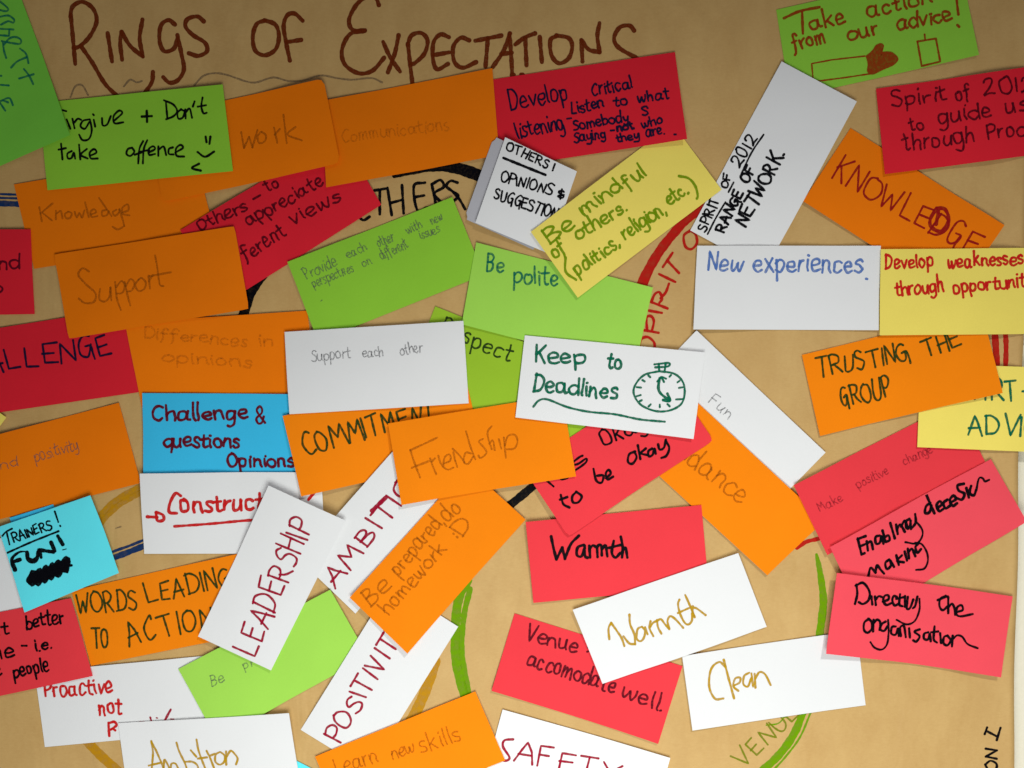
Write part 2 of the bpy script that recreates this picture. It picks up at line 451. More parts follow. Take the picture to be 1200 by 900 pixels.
G = {
'a': 'C5,5 3.5,6 1.4,5.4 .4,3 1,.6 2.6,.1 4.3,1.4 5,4.6|5.1,5.6 5,2.4 5.4,.4 6.4,.3',
'b': 'L.6,10 .5,0|C.6,4 2,5.8 4.4,5.2 5,3 4,.6 2,-.1 .5,.8',
'c': 'C4.6,4.9 3,6 1.2,5 .4,3 1.2,.6 3,0 4.9,1',
'd': 'C4.8,4.8 3,6 1,5 .3,2.8 1.2,.4 3,.2 4.8,2|L5,10 4.9,5 5.3,0',
'e': 'C.6,2.9 2.6,3 4.6,3.8 4.2,5.5 2.6,6.1 1,5 .4,2.8 1.2,.6 3,0 5,1',
'f': 'C4.6,8.8 3.6,9.9 2.2,9.4 1.8,7 1.9,3 1.5,-.8 .8,-2.6|.2,5.4 4,5.9',
'g': 'C4.8,5 3,6 1,5 .4,2.8 1.4,.5 3.2,.5 4.6,2.4 5,5.4|5,5.6 5.2,1 4.8,-2.6 2.8,-4 .6,-3',
'h': 'L.6,10 .6,0|C.6,3 2,5.4 3.8,5.7 4.6,4 4.7,1.6 5,0',
'i': 'L.8,5.8 .8,2 1.2,0|.9,8 1.1,8.3',
'j': 'C2,5.8 2.1,0 1.6,-3 0,-3.4|2,8 2.2,8.3',
'k': 'L.6,10 .7,0|4.4,5.9 .9,2.8|1.8,3.4 5,0',
'l': 'C.8,10 .7,5 .8,1 1.3,0',
'm': 'C.5,5.8 .6,3 .6,0|.6,3.2 1.8,5.6 3.2,5.4 3.6,3 3.6,.1|3.6,3.2 5,5.7 6.4,5.3 6.8,2.6 7.2,0',
'n': 'C.5,5.8 .6,3 .6,0|.6,3.2 2,5.6 3.8,5.6 4.5,4 4.6,1.6 5.1,0',
'o': 'C3,6 1.2,5.4 .4,3 1,.7 2.8,0 4.6,.9 5.2,3.2 4.4,5.4 2.9,6',
'p': 'L.5,5.6 .7,0 .8,-4|C.6,4 2,5.8 4.3,5.4 5,3.2 4,.7 2.2,.1 .7,1',
'q': 'C4.8,5 3,6 1,5 .4,2.8 1.4,.4 3.2,.4 4.8,2.4|L5,5.8 5,-1 4.8,-4',
'r': 'L.5,5.7 .7,0|C.6,3 1.8,5.2 3.6,5.6',
's': 'C4,5.2 2.8,6 1,5.6 .7,4.2 2,3.2 3.8,2.2 3.8,.7 2.2,0 .3,.6',
't': 'C1.9,9 1.8,5 1.8,1.4 2.6,.1 4,.4|0,5.8 3.9,6.2',
'u': 'C.5,5.8 .5,2.4 1.2,.4 3,.2 4.4,2 4.8,5.6|4.8,5.8 4.8,2 5.3,0',
'v': 'L.2,5.8 2.3,0 4.5,5.9',
'w': 'C.3,5.8 .8,2 1.8,0 3,2.6 3.4,4.6|3.4,4.6 4,1.6 5,0 6.2,2.8 6.8,5.8',
'x': 'L.4,5.8 4.6,0|4.4,5.9 .4,-.1',
'y': 'C.5,5.8 .8,2.4 2.2,1 4,2.2 4.6,5.6|4.8,5.8 4.8,0 4,-3.2 2.2,-4 .4,-3.2',
'z': 'L.4,5.6 4.6,5.8 .4,0 4.8,.2',
'A': 'L.1,0 2,5.5 3.5,10 4.6,6 5.8,0|.9,3.5 5.6,3.9',
'B': 'L.6,10 .7,0|C.5,9.8 3,10 4.6,8.2 3.6,6 1,5.2|.9,5.3 4,5 5.4,2.8 4,.5 .6,0',
'C': 'C5.2,8.8 3.8,10 1.8,8.8 .5,5 1.2,1.4 3.2,0 5.6,1.2',
'D': 'L.7,10 .8,0|C.2,9.6 3,9.8 5.4,7.6 5.8,4.2 4,1 .6,0',
'E': 'L5,9.9 .6,9.4 .7,.2 5.2,.3|.7,5 4.4,5.5',
'F': 'L5.2,10 .6,9.2 .7,0|.7,5 4.2,5.4',
'G': 'C5,9 3.4,10 1.4,8.6 .4,5 1.2,1.4 3,.4 4.6,2 5,5|3.2,5 5.2,5.2 5.4,1 5.6,-1.6',
'H': 'L.6,10 .7,0|5.2,10 5.2,0|.6,4.9 5.2,5.4',
'I': 'L.7,10 1,0',
'J': 'C3.6,10 3.6,3 2.6,.2 .6,.8',
'K': 'L.6,10 .8,0|5,9.8 .9,4.6|1.8,5.4 5.4,0',
'L': 'L.6,10 .7,.3 5,.2',
'M': 'L.4,0 1.2,9.8 3.6,3.6 6.2,9.9 7,0',
'N': 'L.5,0 .8,9.8 5,.2 5.4,10',
'O': 'C3.2,10 1.2,8.6 .4,5 1.2,1.2 3.4,0 5.6,1.8 6.2,5.4 5,9 3,9.9',
'P': 'L.6,9.8 .8,0|C.4,9.4 2.8,10.2 5,8.6 4.8,6 2.8,4.4 .8,4.6',
'Q': 'C3.2,10 1,8 .4,5 1.2,1.2 3.4,0 5.6,1.8 6.2,5.4 5,9 3.2,10|3.8,2.6 6.6,-1',
'R': 'L.6,9.8 .8,0|C.4,9.4 2.8,10.2 5,8.6 4.6,6 2.6,4.8 .8,4.8|2.4,4.8 4,2.4 5.8,0',
'S': 'C4.8,8.8 3,10 1,9 .8,6.9 2.8,5.4 4.8,3.6 4.6,1 2.6,0 .3,.9',
'T': 'L0,9.6 5.8,10|2.9,9.8 3.1,0',
'U': 'C.5,10 .5,4 1.4,.6 3.4,.2 5,2.4 5.5,10',
'V': 'L.2,10 2.8,0 5.4,10',
'W': 'L.2,10 1.6,0 3.6,6.6 5.2,0 7.2,10',
'X': 'L.3,10 5.2,0|5,10 .3,0',
'Y': 'L.3,10 2.8,5|5.4,10 2.8,5 2.2,0',
'Z': 'L.3,9.8 5.2,10 .4,0 5.4,.2',
'0': 'C2.8,10 .8,8 .6,4 1.6,.6 3.2,.2 4.9,2.6 5.1,6.6 4,9.6 2.6,10',
'1': 'L1.2,10 1.2,0', '2': 'C.6,8 1.4,9.8 3.6,9.8 4.6,7.6 3,4 .4,.3|.4,.3 2.6,.9 5.2,.2',
'&': 'C5,3.4 3.6,.6 1.6,0 .4,1.6 1,3.6 3.6,6 4,8.4 2.6,9.8 1.2,8.4 1.6,6 5.2,0',
'$': 'C4.4,8 2.6,9.2 .9,7.6 1.6,5.6 4,4.2 4.2,2.2 2.4,1 .6,1.8|2.6,10.6 2.4,-.8|.8,3.2 4.6,5.2',
'.': 'L.4,.2 .9,.3', ',': 'L.9,.8 .3,-1.4', '!': 'L.9,10 .7,3|.7,.2 .9,.4', '-': 'L.3,4 3,4.2',
"'": 'L.8,10 .5,7.6', '+': 'L2.5,7 2.5,1|0,4 5,4.1', '(': 'C2,11 .4,7 .4,2 2.2,-2', ')': 'C.4,11 2,7 2,2 .2,-2', ':': 'L.5,1 .7,1.3|.5,5 .7,5.2',
}
GP = {}
for ch, s in G.items():
    strokes = []; mode = 'C'
    for part in s.split('|'):
        if part[0] in 'CL': mode = part[0]; part = part[1:]
        pts = [tuple(float(a) for a in p.split(',')) for p in part.split()]
        strokes.append((mode, pts))
    wdt = max(p[0] for _, st in strokes for p in st)
    GP[ch] = (strokes, wdt)

def text_strokes(tile, text, x0, y0, x1, y1, h, slant=0.0, jit=1.35):
    ox, oy, sc = TILES[tile]
    if any(c.islower() for c in text): h *= 0.88
    p0 = np.array([ox + x0/sc, oy + y0/sc]); p1 = np.array([ox + x1/sc, oy + y1/sc]); h = h/sc
    d = p1 - p0; Ln = np.linalg.norm(d); d = d/Ln; up = np.array([d[1], -d[0]])
    adv = []; x = 0.0
    for i, ch in enumerate(text):
        if ch == ' ': adv.append(None); x += 4; continue
        adv.append(x); x += GP[ch][1] + (1.3 if i < len(text)-1 else 0)
    k = Ln / max(x, 0.1)
    out = []
    for ch, a in zip(text, adv):
        if a is None: continue
        dy = wr.gauss(0, .22) * jit; sx = 1 + wr.gauss(0, .05) * jit; sy = 1 + wr.gauss(0, .05) * jit
        rot = wr.gauss(0, .035) * jit; sl = slant + wr.gauss(0, .03) * jit
        for mode, pts in GP[ch][0]:
            P = []
            for (gx_, gy_) in pts:
                gx_ += wr.gauss(0, .16) * jit; gy_ += wr.gauss(0, .16) * jit
                X = a + gx_*sx + gy_*(sl + rot) * (h/10/k); Y = gy_*sy + dy - gx_*rot
                P.append(p0 + d*X*k + up*Y*h/10)
            P = np.array(P)
            out.append(catmull(P, 0.9) if mode == 'C' and len(P) > 2 else densify(P, 1.3))
    return out

def T(key, ink, w, rows, name='written_word'):
    """each row: (tile, text, x0, y0, x1, y1, height[, slant]); one mesh per row, a child of the card"""
    surf = cards[key] if key else None
    for r in rows:
        tile, text, x0, y0, x1, y1, h = r[:7]
        V, Fc = [], []
        for P in text_strokes(tile, text, x0, y0, x1, y1, h, r[7] if len(r) > 7 else 0.0):
            ribbon(surf, P, V, Fc, w * 0.88)
        finish(surf, V, Fc, ink, name)

def finish(surf, V, Fc, ink, name):
    if not Fc: return
    used = sorted({i for f in Fc for i in f}); mp = {a: b for b, a in enumerate(used)}
    o = mesh_obj(name, [V[i] for i in used], [tuple(mp[i] for i in f) for f in Fc], INK[ink], surf.obj if surf else kraft)
    return o

def S(key, ink, w, tile, strokes, name='written_word', straight=False):
    """traced strokes: string 'x,y x,y | x,y ...' in tile units"""
    surf = cards[key] if key else None
    ox, oy, sc = TILES[tile]
    V, Fc = [], []
    for part in strokes.split('|'):
        P = []
        for p in part.split():
            a = [float(t) for t in p.split(',')]
            P.append([ox + a[0]/sc, oy + a[1]/sc] + ([a[2]] if len(a) > 2 else []))
        P = np.array(P)
        D_ = densify(P, 1.2) if straight else catmull(P, 1.0)
        ribbon(surf, D_, V, Fc, w)
    finish(surf, V, Fc, ink, name)

def filled(key, ink, tile, pts, name):
    surf = cards[key]; ox, oy, sc = TILES[tile]
    P = np.array([[ox + a/sc, oy + b/sc] for a, b in pts]); P = catmull(np.vstack([P, P[:1]]), 1.5)[:-1]
    c = P.mean(0); V = []; Fc = []
    rings = [P*t + c*(1-t) for t in (1, .66, .33)]
    for R in rings:
        x, z = unproject(R[:, 0], R[:, 1], surf.hm); u, v = inv_bil(surf.q, x, z); hh = grid_val(surf.D, u, v) + 0.0005
        V += [(x[k]-surf.c[0], -hh[k]+surf.hm, z[k]-surf.c[1]) for k in range(len(R))]
    n = len(P)
    for r in range(2):
        for k in range(n): Fc.append((r*n+k, r*n+(k+1) % n, (r+1)*n+(k+1) % n, (r+1)*n+k))
    Fc.append(tuple(range(2*n, 3*n)))
    finish(surf, V, Fc, ink, name)

# ------------------------------------------------------------------ drawing and title on the kraft paper
S(None, 'pencilk', 2.2, '00', '330,455 352,405 385,400 412,445|580,405 610,374 640,386 665,380|910,400 950,358 1000,343 1060,350 1150,380 1200,385 1280,362 1350,378 1420,375 1500,352 1580,365 1650,372 1740,365 1790,385', 'pencil_line')
TW = 4.9
S(None, 'brown', TW, '00', '331,72 342,190 352,300|328,78 340,30 385,8 435,40 452,100 420,170 375,215 345,225|378,215 430,290 490,390 550,452|504,155 514,220 525,288|572,280 563,200 570,150|570,150 610,215 670,266|670,266 655,180 668,92', 'title_letters')
S(None, 'brown', TW, '00', '820,115 790,95 755,120 748,190 770,240 815,228 832,180|832,165 850,250 862,325 835,375 795,388 765,362|955,100 925,78 880,90 870,125 905,165 960,200 970,240 930,262 885,250|717,338 712,385 680,435', 'title_letters')
S(None, 'brown', TW, '10', '40,95 2,112 -16,170 -5,235 40,258 90,230 106,170 90,115 38,93|217,95 180,62 145,70 128,120 140,200 157,282|140,196 210,185', 'title_letters')
S(None, 'brown', TW, '10', '575,22 560,-12 520,-18 470,20 435,90 452,138 510,141|510,143 440,158 402,230 415,300 480,342 545,330 600,270|595,195 630,270 675,335|668,165 650,250 618,338|712,205 722,300 733,390|710,210 730,165 775,155 804,190 790,250 745,295 725,300|905,175 865,162 832,200 830,280 850,325 900,300|835,258 905,246|1000,190 960,178 925,220 930,290 970,318 1032,292|1028,192 1150,168|1087,180 1076,312|1110,315 1160,240 1190,158|1188,160 1196,260 1202,370|1150,255 1200,248', 'title_letters')
S(None, 'brown', TW, '20', '15,210 60,177 108,158|62,180 68,307|130,175 140,292|210,170 180,190 185,260 220,298 265,275 282,220 265,180 208,168|330,290 325,190|325,190 360,234 410,246|410,246 400,170 410,110|572,145 550,122 505,130 478,180 500,225 585,275|0,352 8,353|42,350 50,351', 'title_letters')
S(None, 'black', 3.4, 'p', '439,223 452,221|445,223 445,251|454,220 459,252|471,217 473,250|457,238 472,234|498,214 485,218 489,246 501,243|486,231 497,229|506,216 511,241|506,216 516,211 520,219 509,227 519,239|536,214 528,212 523,218 530,224 537,229 532,235 525,236|530,224 538,233 545,245|420,254 426,258 433,254', 'written_ring_name', )
S(None, 'ringred', 3.2, '21', '838,180 805,205 812,255 840,268 866,240 860,200 836,180|752,285 706,352|727,322 782,380|688,385 765,422|652,515 668,480 690,470 702,500 690,520|695,498 720,470 735,430|650,515 728,546|640,556 702,567|620,648 686,660|632,645 630,590 650,582 664,605 655,652|595,728 605,690 635,680 665,705 668,742', 'written_ring_name')
S(None, 'ringred', 10, '21', '960,5,9 890,66,9.5 800,147,10.5 710,252,11 650,345,11.5 600,445,12', 'drawn_ring')
S(None, 'ringred', 2, '21', '885,100 800,165 730,252 672,340 625,450', 'drawn_ring')
S(None, 'ringred', 7.5, '31', '1062,640 1069,720 1074,840', 'drawn_ring')
S(None, 'ringred', 5.5, '31', '1110,640 1115,720 1112,840', 'drawn_ring')
S(None, 'ringred', 5, 'p', '934,642 945,635 960,631 975,624', 'drawn_ring')
S(None, 'black', 10, 'p', '462,206,5 478,202,7 505,196,10 530,196,13 562,206,14 590,220,14', 'drawn_ring')
S(None, 'black', 12, 'p', '284,372 294,342 312,316', 'drawn_ring')
S(None, 'black', 8, 'p', '668,516 676,503 686,488', 'drawn_ring')
S(None, 'black', 10, 'p', '585,601 601,589 624,570 642,554', 'drawn_ring')
S(None, 'ringblue', 2.5, 'p', '-30,226 0,227.5 40,229', 'drawn_ring')
S(None, 'ringblue', 2.5, 'p', '-30,231 0,232 40,233', 'drawn_ring')
S(None, 'ringblue', 6.5, 'p', '-30,238 0,238.5 40,240', 'drawn_ring')
S(None, 'ringblue', 3.2, 'p', '120,652 135,645.5 152,639.5 178,629', 'drawn_ring')
S(None, 'ringblue', 7, 'p', '120,658 136,652.5 152,646.5 178,636', 'drawn_ring')
S(None, 'ringochre', 8, 'p', '108,615 120,602 136,587 160,573 180,565', 'drawn_ring')
S(None, 'ringochre', 7, 'p', '116,616 126,604 142,590 162,579 180,571', 'drawn_ring')
S(None, 'ringochre', 12, 'p', '95,858 108,874 122,888 140,904', 'drawn_ring')
S(None, 'ringochre', 13, 'p', '481,846 492,825 502,800 510,775', 'drawn_ring')
S(None, 'leaf', 11, 'p', '548,680 538,700 534,730 534,770 540,800 548,825', 'drawn_ring')
S(None, 'leaf', 7, 'p', '551,690 544,720 541,760 546,795 552,825', 'drawn_ring')
S(None, 'leaf', 8, 'p', '957,650,4 961,670,7 965,700,9 964,720,9.5 960,750,9', 'drawn_ring')
S(None, 'leaf', 9.5, 'p', '945,826,8 931,860,10 912,886,10 885,910,10', 'drawn_ring')
S(None, 'leaf', 2.6, 'p', '951,834 938,864 920,888 903,906', 'drawn_ring')
S(None, 'leaf', 1.8, 'p', '898,850 912,848 920,840', 'drawn_ring')
T(None, 'khaki', 2.6, [('p', 'VENUE', 871, 900, 938, 838, 21)], 'written_ring_name')
S(None, 'black', 2.8, '33', '1012,738 1023,706|1018,722 1072,749|1083,705 1066,764|1017,806 1067,812|1067,812 1017,843|1017,843 1065,851|1015,880 1038,862 1064,874 1062,898 1030,904 1014,880|1015,935 1062,940', 'written_word')
S(None, 'pencilk', 1.5, 'p', '136,619 142,617', 'pencil_line')

# ------------------------------------------------------------------ the cards, bottom of the pile first
mk = make_card
# --- underlying cards of the upper left
mk('knowledge', [(16, 216), (228, 181), (254, 281), (40, 315)], 'orange', 'orange card with pencilled Knowledge, lying above the Support card')
mk('others_red', [(212, 270), (398, 156), (447, 240), (263, 356)], 'red', 'red card reading Others, to appreciate different views, tilted upward', curl=[.001, .001, .003, .001])
H_pre = H.copy()
mk('critical', [(574, 93), (791, 61), (804, 164), (585, 197)], 'red', 'red card reading Develop critical listening, below the title', curl=[0, .001, .0085, .001])
mk('faint', [(376, 118), (577, 80), (585, 182), (383, 220)], 'orange', 'orange card with very faint pencil writing, under the word Expectations', curl=[0, .001, .002, .004])
mk('work', [(170, 137), (379, 92), (400, 192), (191, 237)], 'orange', 'orange card with pencilled Work, beside the green Forgive card', curl=[0, .002, .004, .002], rnd=.003)
mk('forgive', [(44, 120), (261, 99), (274, 201), (56, 223)], 'sap', 'green card reading Forgive and Don\'t take offence with a smiley', curl=[0, .002, .003, .002])
mk('green_left', [(8, -46), (84, 159), (-8, 198), (-86, -7)], 'moss', 'green card at the top left edge with teal capitals running downward', curl=[.001, .004, .002, 0])
mk('and_to', [(-180, 268), (37, 269), (41, 368), (-176, 372)], 'red', 'red card cut by the left edge, left of the Support card', curl=[0, .001, .001, 0])
mk('challenge', [(-62, 394), (152, 360), (167, 459), (-46, 490)], 'red', 'red card with CHALLENGE in dark capitals at the left edge')
mk('differences', [(148, 378), (360, 364), (372, 462), (166, 478)], 'orange', 'orange card with faint Differences in opinions, under the Support card')
mk('support', [(62, 298), (275, 265), (292, 362), (81, 397)], 'orange', 'orange card with large pencilled Support, left of the red views card', curl=[.002, .002, .004, .003], rnd=.001)
mk('yellow_corner', [(-222, 443), (-165, 365), (8, 489), (-48, 566)], 'yellow', 'yellow card of which only a corner shows at the left edge', curl=[0, 0, .001, 0])
# --- left middle
mk('positivity_o', [(-70, 527), (139, 472), (165, 566), (-48, 621)], 'orange', 'orange card reading and positivity in pencil, above the sky blue card', curl=[0, .001, .002, .002])
mk('blue_chal', [(167.5, 460.5), (385, 462), (386, 560), (169, 558)], 'blue', 'blue card reading Challenge and questions opinions in dark red')
mk('provide', [(337, 307), (530, 231), (567, 322), (373, 400)], 'sap', 'green card with small pencilled Provide each other, tilted upward', curl=[.002, .003, .001, .001])
mk('respect', [(510, 359), (710, 439), (675, 527), (475, 447)], 'lime', 'lime green card reading Respect, mostly hidden beside the white Support each other card', curl=[.001, 0, 0, 0])
mk('polite', [(558, 284), (765, 337), (744, 433), (541, 380)], 'green2', 'green card reading Be polite above the stopwatch card', curl=[0, .002, 0, .002])
s_ = mk('shade_side', [(579, 160), (660, 200), (628, 294), (544, 256)], 'shade_grey', 'shaded left side of the white OTHERS card, shade put into its colour', curl=[.0, .0, .0, .001], rnd=.004)  # added card, coloured as the shaded side of the white one above it
mk('others_w', [(592, 161), (676, 201), (643, 297), (557, 261)], 'white', 'small white card reading OTHERS, opinions and suggestions in black', curl=[.001, .003, .001, .001], gap=.0015)
mk('knowledge_c', [(997, 150), (1176, 264), (1119, 350), (940, 236)], 'orange', 'orange card with KNOWLEDGE in dark red capitals, tilted downward', curl=[0, .001, 0, .003])
mk('action_g', [(910, 11), (1126, -37), (1146, 65), (926, 114)], 'green', 'green card reading Take action from our advice with a fist drawing', curl=[0, 0, .003, 0])
mk('spirit_w', [(809, 270), (916, 72), (1004, 119), (897, 317)], 'white', 'tall tilted white card with black capitals RANGE OF NETWORK', curl=[.001, .002, .003, 0])
# the yellow card's upper corner is tucked under the lifted corner of the red card
xt, zt_ = unproject(735, 200)
tuck = (GX > xt) & (GX < xt + 0.075) & (GZ > zt_ - 0.02)
H_all = H.copy(); H[tuck] = H_pre[tuck]
mk('mindful', [(622, 272), (789, 144), (846, 222), (677, 349)], 'yellow', 'yellow card reading Be mindful of others in green', curl=[.001, 0, .001, .003])
H = np.maximum(H, H_all)
mk('construct', [(166, 554), (377, 553), (381, 650), (169, 649)], 'white', 'white card reading Constructive underlined in red with an arrow')
mk('commitment', [(332, 487), (545, 441), (567, 535), (354, 581)], 'orange2', 'orange card with COMMITMENT in dark green, left of the Friendship card', curl=[.001, 0, 0, .004])
mk('support_w', [(333, 389), (543, 376), (549, 473), (340, 485)], 'white', 'white card with small pencilled Support each other')
# --- bottom left
mk('white_left', [(-180, 650), (30, 628), (42, 712), (-170, 745)], 'white', 'blank white card under the sky blue card at the left edge')
mk('blue_under', [(11, 607), (62, 591), (96, 672), (44, 690)], 'blue', 'blue card with shade put into its colour, peeking out above the sky blue card', curl=[.0, 0, 0, 0])  # the darker blue stands in for shade from the orange card
mk('words', [(84, 692), (297, 645), (318, 738), (107, 780)], 'orange2', 'orange card reading WORDS LEADING TO ACTION in dark green')
mk('proactive', [(40, 787), (254, 768), (264, 856), (52, 876)], 'white', 'white card reading Proactive not in red at lower left')
mk('better', [(-125, 742), (83, 701), (110, 791), (-98, 838)], 'pink', 'red card reading better and people at the lower left edge')
mk('trainers', [(-3, 618), (107, 580), (140, 671), (30, 717)], 'sky', 'sky blue card reading TRAINERS FUN with a black scribble', curl=[.001, .005, .004, .003], gap=.0015)
mk('ambition_w', [(349, 655), (491, 494), (558, 559), (416, 720)], 'white', 'white card with AMBITION in crimson capitals running up to the Friendship card')
mk('begreen', [(209, 784), (387, 691), (431, 770), (255, 866)], 'green2', 'bright green card with small pencilled Be, under the LEADERSHIP card', curl=[.001, .002, .002, 0])
mk('leadership', [(232, 746), (316, 568), (406, 609), (318, 785)], 'white', 'white card with LEADERSHIP in crimson capitals, standing steeply', curl=[.002, .003, .004, .003])
mk('positivity', [(352, 856), (458, 685), (537, 734), (431, 905)], 'white', 'white card with POSITIVITY in crimson capitals, running up beside the green ring line', curl=[0, 0, .002, 0])
mk('blue_low', [(290, 862), (480, 960), (435, 1045), (245, 947)], 'sky', 'sky blue card cut by the bottom edge, only its corner showing')
mk('ambition', [(138, 848), (339, 835), (353, 932), (150, 941)], 'white', 'white card with Ambition in ochre letters at the bottom edge', curl=[.001, .002, 0, 0])
mk('prepared', [(410, 700), (548, 547), (616, 609), (478, 764)], 'orange2', 'orange card reading Be prepared, do homework, tilted steeply', curl=[.002, .001, .003, .007])
mk('safety', [(589, 831), (785, 887), (760, 980), (564, 924)], 'white', 'white card with SAFETY in crimson capitals at the bottom edge')
mk('learn', [(369, 887), (557, 810), (592, 890), (404, 967)], 'orange2', 'orange card with pencilled Learn new skills at the bottom edge')
# --- centre and right
mk('fun', [(816, 387), (967, 530), (901, 599), (750, 456)], 'white', 'white card with small pencilled Fun, running down to the right', curl=[.002, .002, 0, 0])
mk('guidance', [(807, 462), (966, 610), (899, 674), (740, 528)], 'orange2', 'orange card with pencilled guidance, running down to the right', curl=[0, .003, .003, .001])
mk('warmth_r', [(616, 611), (822, 592), (831, 688), (625, 706)], 'pink', 'red card with bold black Warmth')
mk('okay', [(613, 549), (783, 437), (836, 516), (666, 628)], 'pink', 'red card reading Its okay to be okay, under the stopwatch card', curl=[0, 0, .002, .003], rnd=.002)
mk('friendship', [(455, 496), (659, 463), (675, 558), (471, 591)], 'orange2', 'orange card with large pencilled Friendship, below the lime green card', curl=[.004, .001, .002, .006])
mk('keep', [(615, 393), (826, 413), (812, 514), (604, 489)], 'white', 'white card reading Keep to Deadlines with a green stopwatch drawing', curl=[.001, .003, .004, .001])
mk('venue', [(603, 719), (800, 781), (771, 871), (576, 809)], 'pink', 'red card reading Venue accommodate well in dark letters', curl=[0, 0, .003, .003])
mk('clean', [(799, 768), (1004, 739), (1015, 827), (811, 855)], 'white', 'white card with Clean in ochre letters')
mk('warmth_w', [(671, 714), (865, 648), (899, 735), (706, 801)], 'white', 'white card with Warmth in ochre letters', curl=[.002, .001, .002, .003])
mk('change', [(929, 568), (1121, 472), (1161, 554), (969, 650)], 'pink', 'red card with faint pencilled Make positive change, above the black lettered red card')
mk('enabling', [(971, 640), (1161, 538), (1203, 611), (1013, 726)], 'pink2', 'red card reading Enabling decision making in heavy black script', curl=[.003, .001, .001, .001])
mk('directly', [(979, 670), (1187, 699), (1172, 793), (967, 765)], 'pink2', 'red card reading Directly the organisation in heavy black script', curl=[.003, .001, .004, .007], gap=.002)
mk('spirit_r', [(1028, 103), (1246, 73), (1255, 176), (1037, 204)], 'red', 'red card at the right edge with three lines about guiding us through', curl=[.001, 0, 0, .003])
mk('newexp', [(817, 288), (1032, 288), (1030, 387), (812, 386)], 'white', 'white card reading New experiences in blue', curl=[.001, .001, .002, .002])
mk('advice', [(1080, 426), (1298, 433), (1293, 533), (1075, 524)], 'yellow', 'yellow card with ADVICE in green at the right edge', curl=[0, 0, .002, .002])
mk('trusting', [(940, 416), (1151, 365), (1172, 460), (961, 511)], 'orange2', 'orange card reading TRUSTING THE GROUP in dark green', curl=[.001, 0, .004, .002])
mk('weak', [(1032, 292), (1248, 290), (1249, 391), (1031, 393)], 'yellow', 'yellow card reading Develop weaknesses through opportunity in red', curl=[.001, 0, 0, .001])

# ------------------------------------------------------------------ writing on the cards
S('green_left', 'teal', 2.3, 'g1', '-12,75 45,86 62,70 40,45 2,14|-12,132 60,120 106,150 100,176 60,165 6,192|-10,224 102,229|70,230 68,277|-8,274 62,279')
S('green_left', 'teal', 2.3, 'g1', '12,320 100,337 152,340 160,310 120,288 70,300 28,350|20,328 30,400 46,452|153,378 200,420 219,492|205,445 130,480 84,527|-8,590 8,592|-8,662 66,667|-8,795 70,766 101,822|-4,800 41,864|28,785 62,800')
S('green_left', 'teal', 2.3, 'g1', '184,538 225,590 259,657|148,613 260,580')
S('forgive', 'black', 2.4, '00', '288,514 306,519|308,558 326,602|335,555 346,600|345,572 360,555 376,560|415,558 385,565 374,590 395,602 415,570|418,558 427,610 415,650 385,656 368,630|436,560 443,592|432,534 436,538|475,553 479,586 500,582 517,543|532,566 571,530 555,518 530,545 536,577 577,573')
S('forgive', 'black', 2.4, '00', '777,473 786,557|768,470 812,490 831,520 815,545 780,560|850,513 833,530 838,557 858,552 866,525 848,513|872,557 870,515|872,527 890,510 902,553|913,476 905,500|950,458 945,500 955,532 970,530|928,501 967,494')
S('forgive', 'black', 2.4, '00', '284,673 292,747|273,701 307,694|335,708 315,720 318,742 335,740 345,715 352,744|369,678 376,747|406,698 378,725 410,743|420,731 451,715 440,699 420,715 425,742 457,743')
S('forgive', 'black', 2.4, '00', '620,693 600,700 594,722 612,732 631,712 620,693|672,663 655,700 650,767|633,726 672,714|692,658 676,700 672,767|658,713 702,704|700,716 729,700 720,687 700,700 702,727 730,723|745,732 745,688|748,702 770,689 782,728|813,693 795,700 795,723 817,726|825,717 861,695 848,681 828,700 832,732 867,736')
S('forgive', 'black', 2.9, '00', '665,547 712,545|688,520 690,572')
S('forgive', 'black', 2.6, '00', '967,643 971,668|989,643 985,676|930,715 965,737 1007,713|937,770 903,790 945,802', 'smiley_drawing')
S('work', 'pencilo', 2.3, '00', '1128,618 1142,692|1142,692 1165,640|1165,640 1182,690|1182,690 1205,608')
S('work', 'pencilo', 2.3, '10', '22,618 5,640 15,670 40,662 46,635 25,617|84,598 101,670|88,632 112,606|129,538 146,673|187,597 150,632 218,661')
T('faint', 'pencilf', 2.0, [('10', 'Communications', 405, 668, 905, 608, 70)])
T('critical', 'navy', 2.6, [('20', 'Develop', -8, 512, 265, 465, 100), ('20', 'Critical', 375, 447, 563, 415, 68), ('20', 'Listen', 278, 536, 430, 502, 62), ('20', 'to', 475, 497, 540, 492, 55), ('20', 'what', 590, 484, 735, 462, 60),
  ('20', 'listening', 25, 645, 245, 605, 90), ('20', '-', 258, 580, 280, 578, 60), ('20', 'Somebody', 290, 612, 545, 566, 54), ('20', 's', 605, 543, 637, 541, 70), ('20', 'Saying', 292, 668, 438, 645, 52), ('20', '-', 462, 640, 480, 638, 60), ('20', 'who', 610, 604, 705, 580, 50), ('20', 'they', 490, 668, 592, 650, 44), ('20', 'are.', 625, 645, 712, 630, 60), ('20', '.', 752, 637, 765, 636, 50)])
T('critical', 'navy', 3.1, [('20', 'not', 492, 618, 570, 604, 42)])
T('others_w', 'black', 2.5, [('zo', 'OTHERS', 372, 212, 665, 342, 62), ('zo', '!', 690, 358, 712, 362, 50), ('zo', 'OPINIONS', 330, 432, 690, 532, 74), ('zo', 'SUGGESTIONS', 288, 556, 770, 716, 78)])
T('others_w', 'black', 2.6, [('zo', '$', 735, 552, 785, 560, 62)])
S('others_w', 'black', 3.3, 'zo', '360,272 500,328 655,390', 'underline')
